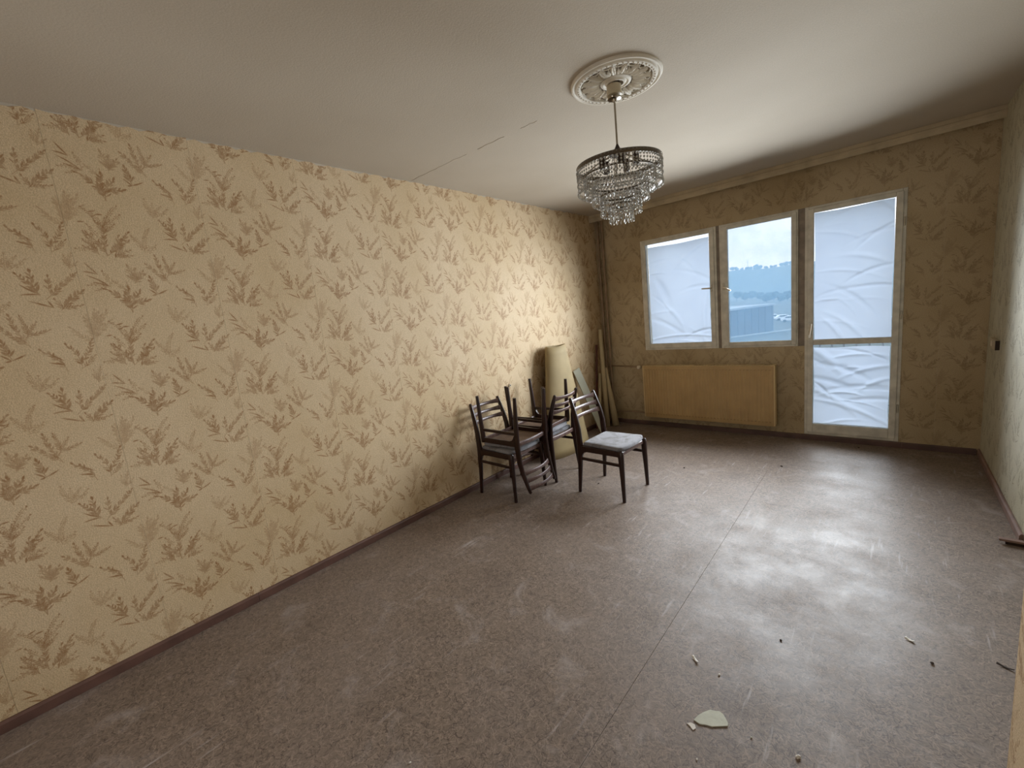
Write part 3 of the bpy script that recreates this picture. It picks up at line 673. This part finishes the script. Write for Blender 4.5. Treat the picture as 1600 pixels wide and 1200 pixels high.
for r, z, nst, nb, dl in TIERS:
    big = r > .2
    hh = .020 if big else .008
    MB().lathe([(r - .002, zz_(z) - hh / 2), (r + .002, zz_(z) - hh / 2), (r + .003, zz_(z)), (r + .002, zz_(z) + hh / 2), (r - .002, zz_(z) + hh / 2)], seg=64, closed=True).build('ring', M['ring'], ch, smooth=40)
    # strand: faceted octagon beads then an almond drop
    mbx = MB(); zc = 0.0
    if big: mbx.blob((0, 0, .011), (.0035, .0035, .005), 1, 0)
    for b_ in range(nb):
        hb = .0115 if b_ else .0150; wbd = .0048 if b_ else .0060
        mbx.lathe([(0, zc - .001), (wbd * .7, zc - .003), (wbd, zc - hb * .5), (wbd * .7, zc - hb + .001), (0, zc - hb - .001)], seg=6); zc -= hb + .0042 + (.010 if big and b_ > 1 else .0)
    mbx.lathe([(0, zc), (.0028, zc - .005), (.0058, zc - dl * .62), (.0036, zc - dl * .88), (0, zc - dl)], seg=6)
    mbx.tube([(0, 0, .004), (0, 0, zc)], .0007, 4)
    s0 = mbx.build('crystal_strand', M['crystal'], ch)
    for i in range(nst):
        o = s0 if i == 0 else s0.copy()
        if i: col.objects.link(o); o.parent = ch
        a_ = 2 * math.pi * i / nst; o.location = ((r + .001) * math.cos(a_), (r + .001) * math.sin(a_), zz_(z) - .006); o.rotation_euler = (0, 0, a_)
    if r < .2:   # wires carrying the inner rings from the hub
        w0 = MB().tube([(.03, 0, zz_(2.212)), (r, 0, zz_(z))], .0012, 6).build('ring_wire', M['chrome'], ch)
        for i in range(1, 3):
            o = w0.copy(); col.objects.link(o); o.parent = ch; o.rotation_euler = (0, 0, i * 2 * math.pi / 3 + r * 9)
for i in range(5):
    a_ = i * 2 * math.pi / 5 + .3; cx_, cy_ = .085 * math.cos(a_), .085 * math.sin(a_)
    s_ = MB().lathe([(0, 0), (.014, 0), (.016, -.01), (.016, -.055), (.011, -.06), (0, -.06)], (cx_, cy_, zz_(2.208)), 16).build('lamp_socket', M['dark_metal'], ch, smooth=40)

# ------------------------------------------------------------------ chairs
def make_chair():
    root = empty('dining_chair')
    hw = .187
    for s in (-1, 1):
        # rear leg running up into the back post
        pts = [(-.202, s * .192, 0), (-.185, s * .187, .20), (-.172, s * .184, .40), (-.180, s * .182, .53), (-.198, s * .178, .62), (-.228, s * .170, .72), (-.245, s * .166, .772), (-.247, s * .1655, .780)]
        szs = [(.024, .024), (.027, .036), (.027, .048), (.026, .046), (.024, .040), (.022, .032), (.020, .026), (.014, .014)]
        MB().sweep(pts, [rsec(a, b) for a, b in szs], (1, 0, 0)).build('leg', M['wood'], root, smooth=45)
        # front leg
        pts = [(.200, s * .194, 0), (.196, s * .190, .18), (.190, s * .186, .36), (.189, s * .185, .390), (.188, s * .185, .398)]
        szs = [(.024, .024), (.029, .033), (.032, .044), (.031, .043), (.024, .030)]
        MB().sweep(pts, [rsec(a, b) for a, b in szs], (1, 0, 0)).build('leg', M['wood'], root, smooth=45)
        # side rail, with the curved bracket towards the rear leg
        prof = [(-.155, .397), (-.155, .310), (-.146, .330), (-.130, .346), (-.105, .354), (.172, .353), (.172, .395)]
        V = [(x, s * hw - .010, z) for x, z in prof] + [(x, s * hw + .010, z) for x, z in prof]; n = len(prof)
        MB().add(V, [tuple(range(n)), tuple(range(n, 2 * n))[::-1]] + [(j, (j + 1) % n, n + (j + 1) % n, n + j) for j in range(n)]).build('side_rail', M['wood'], root, bevel=.002)
        MB().sweep([(-.18, s * .188, .292), (.192, s * .190, .288)], [rsec(.016, .024)] * 2).build('stretcher', M['wood'], root)
    def bow(zc, xr, hw_, depth, hmid, hend, th, name, m, tilt=0.0):
        pts = []; secs = []
        for i in range(13):
            t = -1 + 2 * i / 12; pts.append((xr - depth * (1 - t * t), t * hw_, zc))
            h_ = hmid + (hend - hmid) * abs(t) ** 2.2
            sec = rsec(th, h_); ca, sa = math.cos(tilt), math.sin(tilt)
            secs.append([(a * ca - b * sa, a * sa + b * ca) for a, b in sec])
        return MB().sweep(pts, secs).build(name, m, root, smooth=50)
    for zc, xr, hw_ in ((.742, -.232, .160), (.680, -.214, .166), (.620, -.197, .170)):
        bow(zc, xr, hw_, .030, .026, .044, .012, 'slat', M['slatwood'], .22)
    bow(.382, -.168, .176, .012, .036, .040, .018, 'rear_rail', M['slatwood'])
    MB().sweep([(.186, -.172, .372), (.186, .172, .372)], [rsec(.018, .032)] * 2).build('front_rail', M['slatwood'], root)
    MB().box(-.150, .176, -.176, .176, .385, .395).build('seat_base', M['seat_base'], root)
    # upholstered seat
    out = []
    def edge(pts):
        out.extend(pts)
    corner = [(-.152, -.172), (.185, -.205), (.185, .205), (-.152, .172)]
    n = 12
    for i in range(n + 1):   # front edge bowed
        t = -1 + 2 * i / n; out.append((.196 + .020 * (1 - t * t) - .016 * abs(t) ** 6, t * .191))
    for i in range(1, n): t = i / n; out.append((.18 - t * .325, .193 - .021 * t))
    for i in range(n + 1): t = 1 - 2 * i / n; out.append((-.154 + .008 * abs(t) ** 6, t * .172))
    for i in range(1, n): t = i / n; out.append((-.145 + t * .325, -.172 - .021 * t))
    m2 = len(out); V = []; F = []
    cx0 = .02
    for sc_, z in ((.95, .3955), (.985, .397), (1.0, .404), (1.0, .413), (.985, .421), (.95, .425), (.8, .428), (.5, .4295), (.2, .430)):
        V += [(cx0 + (x - cx0) * sc_, y * sc_, z) for x, y in out]
    for r_ in range(8):
        for j in range(m2): k2 = (j + 1) % m2; F.append((r_ * m2 + j, r_ * m2 + k2, (r_ + 1) * m2 + k2, (r_ + 1) * m2 + j))
    F.append(tuple(8 * m2 + j for j in range(m2))); F.append(tuple(range(m2))[::-1])
    seat = MB().add(V, F).build('seat', M['fabric'], root, smooth=60)
    seat['label'] = 'grey upholstered seat pad with dark stains'
    return root
def copy_tree(o):
    c = o.copy(); col.objects.link(c)
    for chd in list(o.children):
        d = chd.copy(); col.objects.link(d); d.parent = c
    return c
SZ = .430
chair = make_chair()
GR = 'dark wooden dining chairs'
def place(o, x, y, rz, inv=False, z=0.0):
    o.location = (x, y, (2 * SZ + z) if inv else z)
    if inv:
        o.rotation_euler = (Matrix.Rotation(rz, 3, 'Z') @ Matrix.Rotation(math.pi, 3, 'Y')).to_euler()
    else: o.rotation_euler = (0, 0, rz)
    return o
tag(place(chair, 1.060, 2.968, math.radians(-2)), 'dark wooden chair with stained grey seat standing alone in front of the stacks', 'chair', GR)
c2 = tag(place(copy_tree(chair), .312, 2.565, math.radians(-1)), 'upright chair at the bottom of the left stack, its back to the wall', 'chair', GR)
c3 = tag(place(copy_tree(chair), .380, 2.578, math.radians(1), True), 'upside-down chair on top of the left stack, legs in the air', 'chair', GR)
c4 = tag(place(copy_tree(chair), .362, 3.045, math.radians(180)), 'upright chair at the bottom of the rear stack, its slatted back towards the room', 'chair', GR)
c5 = tag(place(copy_tree(chair), .318, 3.000, math.radians(184), True), 'upside-down chair on top of the rear stack beside the rolled linoleum', 'chair', GR)

# ------------------------------------------------------------------ rolls and boards leaning in the corner
lr = tag(empty('linoleum_roll', (.17, 3.62, 0)), 'wide loosely rolled beige linoleum leaning on the left wall behind the chairs', 'roll')
V = []; F = []; na, nz = 64, 14; a_s, a_e = math.radians(-95), math.radians(330)
for j in range(nz + 1):
    t = j / nz; cx_, cy_ = .165 + (.105 - .165) * t, 3.66 + (3.645 - 3.66) * t
    for i in range(na + 1):
        a_ = a_s + (a_e - a_s) * i / na; sp_ = 1 - .24 * i / na
        rx, ry = (.135 + (.085 - .135) * t) * sp_, (.40 + (.165 - .40) * t) * sp_
        V.append((cx_ - .17 + rx * math.cos(a_), cy_ - 3.62 + ry * math.sin(a_), 1.125 * t - .0 + (.006 * math.sin(a_ * 2) if j == nz else 0)))
for j in range(nz):
    for i in range(na): b_ = j * (na + 1) + i; F.append((b_, b_ + 1, b_ + na + 2, b_ + na + 1))
o = MB().add(V, F).build('rolled_sheet', M['lino_roll'], lr, smooth=180)
s_ = o.modifiers.new('thickness', 'SOLIDIFY'); s_.thickness = .003; s_.offset = -1
def lean_box(name, pb, pt, wdir, w_, th, m, label, cat):
    pb, pt = Vector(pb), Vector(pt); u = (pt - pb); ln = u.length; u.normalize(); wd = Vector(wdir); wd = (wd - u * wd.dot(u)).normalized(); nrm = u.cross(wd)
    mbx = MB().box(-w_ / 2, w_ / 2, -th / 2, th / 2, 0, ln)
    R_ = Matrix((wd, nrm, u)).transposed().to_4x4()
    o = mbx.build(name, m, bevel=.0015); o.matrix_world = Matrix.Translation(pb) @ R_
    return tag(o, label, cat)
lean_box('plank', (.215, 4.335, .004), (.030, 4.12, .795), (.25, 1, 0), .105, .010, M['board'], 'narrow grey-green board leaning on the wall beside the linoleum roll', 'board')
def paper_roll(pb, pt, r0, r1, m, label):
    pb, pt = Vector(pb), Vector(pt); ln = (pt - pb).length; V = []; F = []; na = 40
    for j, t in enumerate((0, .5, 1)):
        for i in range(na + 1):
            a_ = math.radians(-60) + math.radians(520) * i / na; r = (r0 + (r1 - r0) * t) * (1 - .3 * i / na)
            V.append((r * math.cos(a_), r * math.sin(a_), ln * t))
    for j in range(2):
        for i in range(na): b_ = j * (na + 1) + i; F.append((b_, b_ + 1, b_ + na + 2, b_ + na + 1))
    o = MB().add(V, F).build('wallpaper_roll', m, smooth=180)
    s_ = o.modifiers.new('thickness', 'SOLIDIFY'); s_.thickness = .0012
    o.matrix_world = Matrix.Translation(pb) @ (pt - pb).to_track_quat('Z', 'Y').to_matrix().to_4x4()
    return tag(o, label, 'roll', 'paper rolls in the corner')
paper_roll((.115, 4.605, .0), (.050, 4.695, 1.20), .034, .026, M['paper_roll'], 'tallest cream paper roll standing in the left corner')
paper_roll((.200, 4.665, .0), (.075, 4.715, .72), .046, .022, M['paper_roll'], 'shorter cream paper roll flaring at its base, right of the tallest')
paper_roll((.065, 4.50, .0), (.035, 4.64, .66), .026, .018, M['paper_roll'], 'thin short paper roll left of the tallest roll')
lean_box('batten', (.055, 4.44, .004), (.025, 4.63, 1.02), (1, 0, 0), .016, .028, M['red_stick'], 'thin red-brown batten leaning behind the paper rolls', 'batten')

# ------------------------------------------------------------------ debris on the floor
def flake(name, poly, th, m, label, cat, group=None):
    cx_ = sum(p[0] for p in poly) / len(poly); cy_ = sum(p[1] for p in poly) / len(poly)
    o = MB().prism([(x - cx_, y - cy_) for x, y in poly], 0.0003, th).build(name, m, bevel=.0006); o.location = (cx_, cy_, 0)
    return tag(o, label, cat, group)
flake('paint_flake', [(2.241, 1.313), (2.262, 1.309), (2.281, 1.318), (2.300, 1.324), (2.318, 1.338), (2.341, 1.356), (2.340, 1.366), (2.331, 1.378), (2.318, 1.392), (2.303, 1.398), (2.292, 1.391), (2.276, 1.386), (2.259, 1.362), (2.248, 1.340)], .004, M['flake'], 'largest grey-white paint flake lying on the floor near the camera', 'flake', 'paint flakes on the floor')
flake('paint_flake', [(2.225, 1.287), (2.238, 1.283), (2.251, 1.274), (2.257, 1.286), (2.250, 1.298), (2.236, 1.298)], .003, M['flake_white'], 'small white flake just left of the largest paint flake', 'flake', 'paint flakes on the floor')
def crumb(x, y, r, m, label, nm='crumb'):
    o = MB().blob((0, 0, r * .55), (r, r * .8, r * .55), 1, .25, random.Random(int(x * 1000))).build(nm, m); o.location = (x, y, 0); o.rotation_euler = (0, 0, x * 9)
    return tag(o, label, 'crumb', 'plaster crumbs on the floor')
crumb(2.544, 1.374, .009, M['flake_white'], 'biggest round white crumb at the bottom edge, right of the paint flakes')
crumb(2.258, 1.559, .0055, M['flake_white'], 'tiny white crumb beyond the largest flake, right of the curled sliver')
crumb(1.522, .608, .005, M['flake_white'], 'white crumb at the bottom edge left of centre')
crumb(2.293, 1.184, .004, M['flake_white'], 'tiny white speck at the bottom edge below the small flake')
crumb(2.414, 1.36, .004, M['flake'], 'faint speck between the largest flake and the biggest round crumb')
crumb(2.414, 1.882, .006, M['dirt'], 'dark crumb past the curled sliver, in the middle of the floor')
crumb(2.884, 2.057, .007, M['dirt'], 'dark crumb at right, below the pale folded scrap')
crumb(2.078, 3.98, .010, M['dirt'], 'dark crumb on the bright floor in front of the balcony door')
crumb(1.40, 3.62, .008, M['dirt'], 'dark crumb on the floor between the lone chair and the radiator')
crumb(.905, 2.985, .008, M['dirt'], 'dark crumb under the lone chair')
crumb(2.55, 4.70, .008, M['dirt'], 'dark crumb at the foot of the balcony door')
def scrap(x, y, l, w_, rz, m, label):
    V = []; F = []; n = 8
    for i in range(n + 1):
        t = i / n; V += [(l * (t - .5), -w_ / 2 * (1 - .5 * t), .0008 + .012 * abs(t - .45) ** 1.5), (l * (t - .5), w_ / 2 * (1 - .3 * abs(t - .5)), .0008 + .016 * abs(t - .55) ** 1.5)]
    for i in range(n): F.append((2 * i, 2 * i + 1, 2 * i + 3, 2 * i + 2))
    o = MB().add(V, F).build('paper_scrap', m, smooth=60); s_ = o.modifiers.new('thickness', 'SOLIDIFY'); s_.thickness = .001
    o.location = (x, y, .001); o.rotation_euler = (0, 0, rz)
    return tag(o, label, 'scrap', 'scraps on the floor')
scrap(2.158, 1.581, .036, .012, -.7, M['flake_white'], 'curled white sliver on the floor beyond the paint flakes')
scrap(2.823, 2.157, .030, .014, -.4, M['flake_white'], 'pale folded scrap on the floor towards the right wall')
scrap(3.085, 2.172, .045, .010, -.3, M['dirt'], 'thin dark strip on the floor beside the return wall')
stb = tag(empty('skirting_offcut', (3.255, 3.262, 0)), 'loose piece of skirting lying against the right wall at its end', 'offcut')
MB().box(-.055, .037, -.018, .012, .018, .030).build('board', M['base_right'], stb, bevel=.002)
MB().box(-.030, .037, -.010, .008, 0, .018).build('shade_block', M['dark_metal'], stb, bevel=.002)  # dark block added as the shadow under the loose board

# ================================================================== OUTSIDE
GZ = -7.0
gr = MB().box(-600, 260, 12, 1250, GZ - 1, GZ).build('ground', M['ground']); struct(gr)
# hill with a wavy crest
V = []; F = []; nx, ny = 60, 10
def crest(x): return 41 + 2.0 * math.sin(x * .05 + 1.0) + 1.5 * math.sin(x * .023 + .4)
for i in range(nx + 1):
    x = -480 + 700 * i / nx
    for j in range(ny + 1):
        t = j / ny; V.append((x, 720 + 260 * t, GZ - .5 + (crest(x) + 7) * math.sin(t * math.pi / 2) ** 1.2))
for i in range(nx):
    for j in range(ny): a_ = i * (ny + 1) + j; F.append((a_, a_ + 1, a_ + ny + 2, a_ + ny + 1))
hill = MB().add(V, F).build('hill', M['hill'], smooth=180); tag(hill, 'long dark wooded hill behind the warehouse seen through the clear pane', 'hill')
def tree(x, y, z, s, label, group):
    r0 = empty('tree', (x, y, z)); rr = random.Random(int(x * 7 + y))
    mbx = MB()
    for q in range(5): mbx.blob((rr.uniform(-.4, .4) * s, rr.uniform(-.4, .4) * s, s * rr.uniform(.7, 1.35)), (s * rr.uniform(.45, .65),) * 2 + (s * rr.uniform(.4, .6),), 2, .12, rr)
    mbx.build('crown', M['tree'], r0, smooth=180)
    MB().tube([(0, 0, -.05 * s), (0, 0, .8 * s)], .06 * s, 8).build('trunk', M['tree'], r0)
    return tag(r0, label, 'tree', group)
ORD = ('first second third fourth fifth sixth seventh eighth ninth tenth eleventh twelfth thirteenth fourteenth fifteenth sixteenth').split()
for i in range(16):
    az = math.radians(-15.0 + 7.2 * i / 15 + rnd.uniform(-.1, .1)); y = 978; x = 2.7 + y * math.tan(az)
    tree(x, y, GZ + crest(x) + 4.2, rnd.uniform(4.0, 6.6), ORD[i] + ' dark tree from the left on the crest of the far hill', 'trees on the hill crest')
for i, (az, y, s) in enumerate([(-13.6, 420, 5), (-12.8, 400, 4), (-12.0, 430, 4.5), (-11.2, 380, 4), (-10.6, 300, 3.6), (-9.9, 320, 3.6), (-9.3, 280, 3.0), (-8.6, 300, 3.4)]):
    x = 2.7 + y * math.tan(math.radians(az)); tree(x, y, GZ, s, ORD[i] + ' small tree from the left between the warehouse and the far road', 'trees behind the warehouse')
rd = MB().box(-240, -60, 640, 652, GZ, GZ + .8).build('far_road', M['asphalt']); tag(rd, 'pale straight road embankment at the foot of the hill', 'road')
mast = empty('radio_mast', (2.7 + 985 * math.tan(math.radians(-12.45)), 985, GZ + crest(2.7 + 985 * math.tan(math.radians(-12.45))) + 6)); tag(mast, 'thin radio mast on the hill crest', 'mast')
MB().tube([(0, 0, 0), (0, 0, 22)], [.7, .3], 6).build('pole', M['iron'], mast); MB().box(-1.5, 1.5, -.2, .2, 14, 15).build('crossarm', M['iron'], mast)
# warehouse
p0 = Vector((-14.4, 97.5)); dr = Vector((-.42, -.9)).normalized(); pr_ = Vector((-.9, .42)).normalized()
wh = tag(empty('warehouse', (p0.x, p0.y, GZ), math.atan2(dr.y, dr.x)), 'low grey flat-roofed warehouse in the yard outside', 'building')
MB().box(0, 30, -14, 0, 0, 5.1).build('wall_block', M['shed'], wh)
MB().box(-.3, 30.3, -14.3, .3, 5.1, 5.45).build('roof', M['shed_roof'], wh)
s0 = MB().box(0, .12, 0, .08, 0, 5.05).build('wall_rib', M['shed'], wh)
for i in range(16):
    o = s0 if i == 0 else s0.copy()
    if i: col.objects.link(o); o.parent = wh
    o.location = (.4 + i * 1.9, 0, 0)
kb = MB().sweep([(-30, 66, GZ + .15), (-19.6, 86.4, GZ + .15), (-11.8, 97, GZ + .15), (4, 118, GZ + .15)], [rsec(.9, .3)] * 4).build('kerb', M['asphalt']); tag(kb, 'pale kerb line crossing the yard in front of the warehouse', 'kerb')
def car(x, y, rz, label, gname):
    c = tag(empty('car', (x, y, GZ), rz), label, 'car', gname)
    prof = [(-2.1, .35), (-2.15, .8), (-1.7, .95), (-1.2, 1.42), (.5, 1.45), (1.15, .98), (2.0, .82), (2.1, .35)]
    n = len(prof); V = [(a, -.82, b) for a, b in prof] + [(a, .82, b) for a, b in prof]
    MB().add(V, [tuple(range(n)), tuple(range(n, 2 * n))[::-1]] + [(j, (j + 1) % n, n + (j + 1) % n, n + j) for j in range(n)]).build('body', M['car_paint'], c, bevel=.06)
    MB().box(-1.1, .6, -.84, .84, 1.0, 1.32).build('windows', M['car_glass'], c)
    for a in (-1.3, 1.3):
        for b in (-.75, .75): MB().tube([(a, b - .1, .33), (a, b + .1, .33)], .33, 12).build('wheel', M['tyre'], c)
    return c
car(-20.6, 133, .2, 'white car parked furthest left behind the warehouse', 'white cars in the yard')
car(-17.6, 129, .35, 'white car parked in the middle of the row behind the warehouse', 'white cars in the yard')
car(-15.0, 122, .1, 'white car parked nearest, at the right edge of the clear pane', 'white cars in the yard')
# balcony in front of the door
bal = struct(empty('balcony', (2.9, L + .2, 0)), 'narrow balcony outside the door')
MB().box(-.85, 1.2, 0, 1.15, -.16, -.02).build('slab', M['concrete'], bal)
rl = tag(empty('balcony_railing', (2.9, L + 1.30, -.02)), 'iron balcony railing seen above the paper in the lower door pane', 'railing')
MB().box(-.82, 1.18, -.02, .02, .93, .97).build('handrail', M['iron'], rl); MB().box(-.82, 1.18, -.015, .015, .08, .11).build('bottom_rail', M['iron'], rl)
b0 = MB().box(-.009, .009, -.009, .009, 0, .93).build('baluster', M['iron'], rl)
for i in range(18):
    o = b0 if i == 0 else b0.copy()
    if i: col.objects.link(o); o.parent = rl
    o.location = (-.78 + i * .112, 0, 0)
# haze over the yard and the hill
def haze():
    m = bpy.data.materials.new('blue_haze'); m.use_nodes = True; nt = m.node_tree; nt.nodes.clear()
    o_ = N(nt, 'ShaderNodeOutputMaterial'); v = N(nt, 'ShaderNodeVolumeScatter', i_Density=.0018, i_Anisotropy=.2); v.inputs['Color'].default_value = (.42, .72, 1, 1)
    lk(nt, v.outputs[0], o_.inputs['Volume']); return m
hz = MB().box(-600, 260, 20, 715, GZ + .05, 60).build('haze', haze()); hz['kind'] = 'stuff'; hz['label'] = 'thin blue haze over the yard and hill'
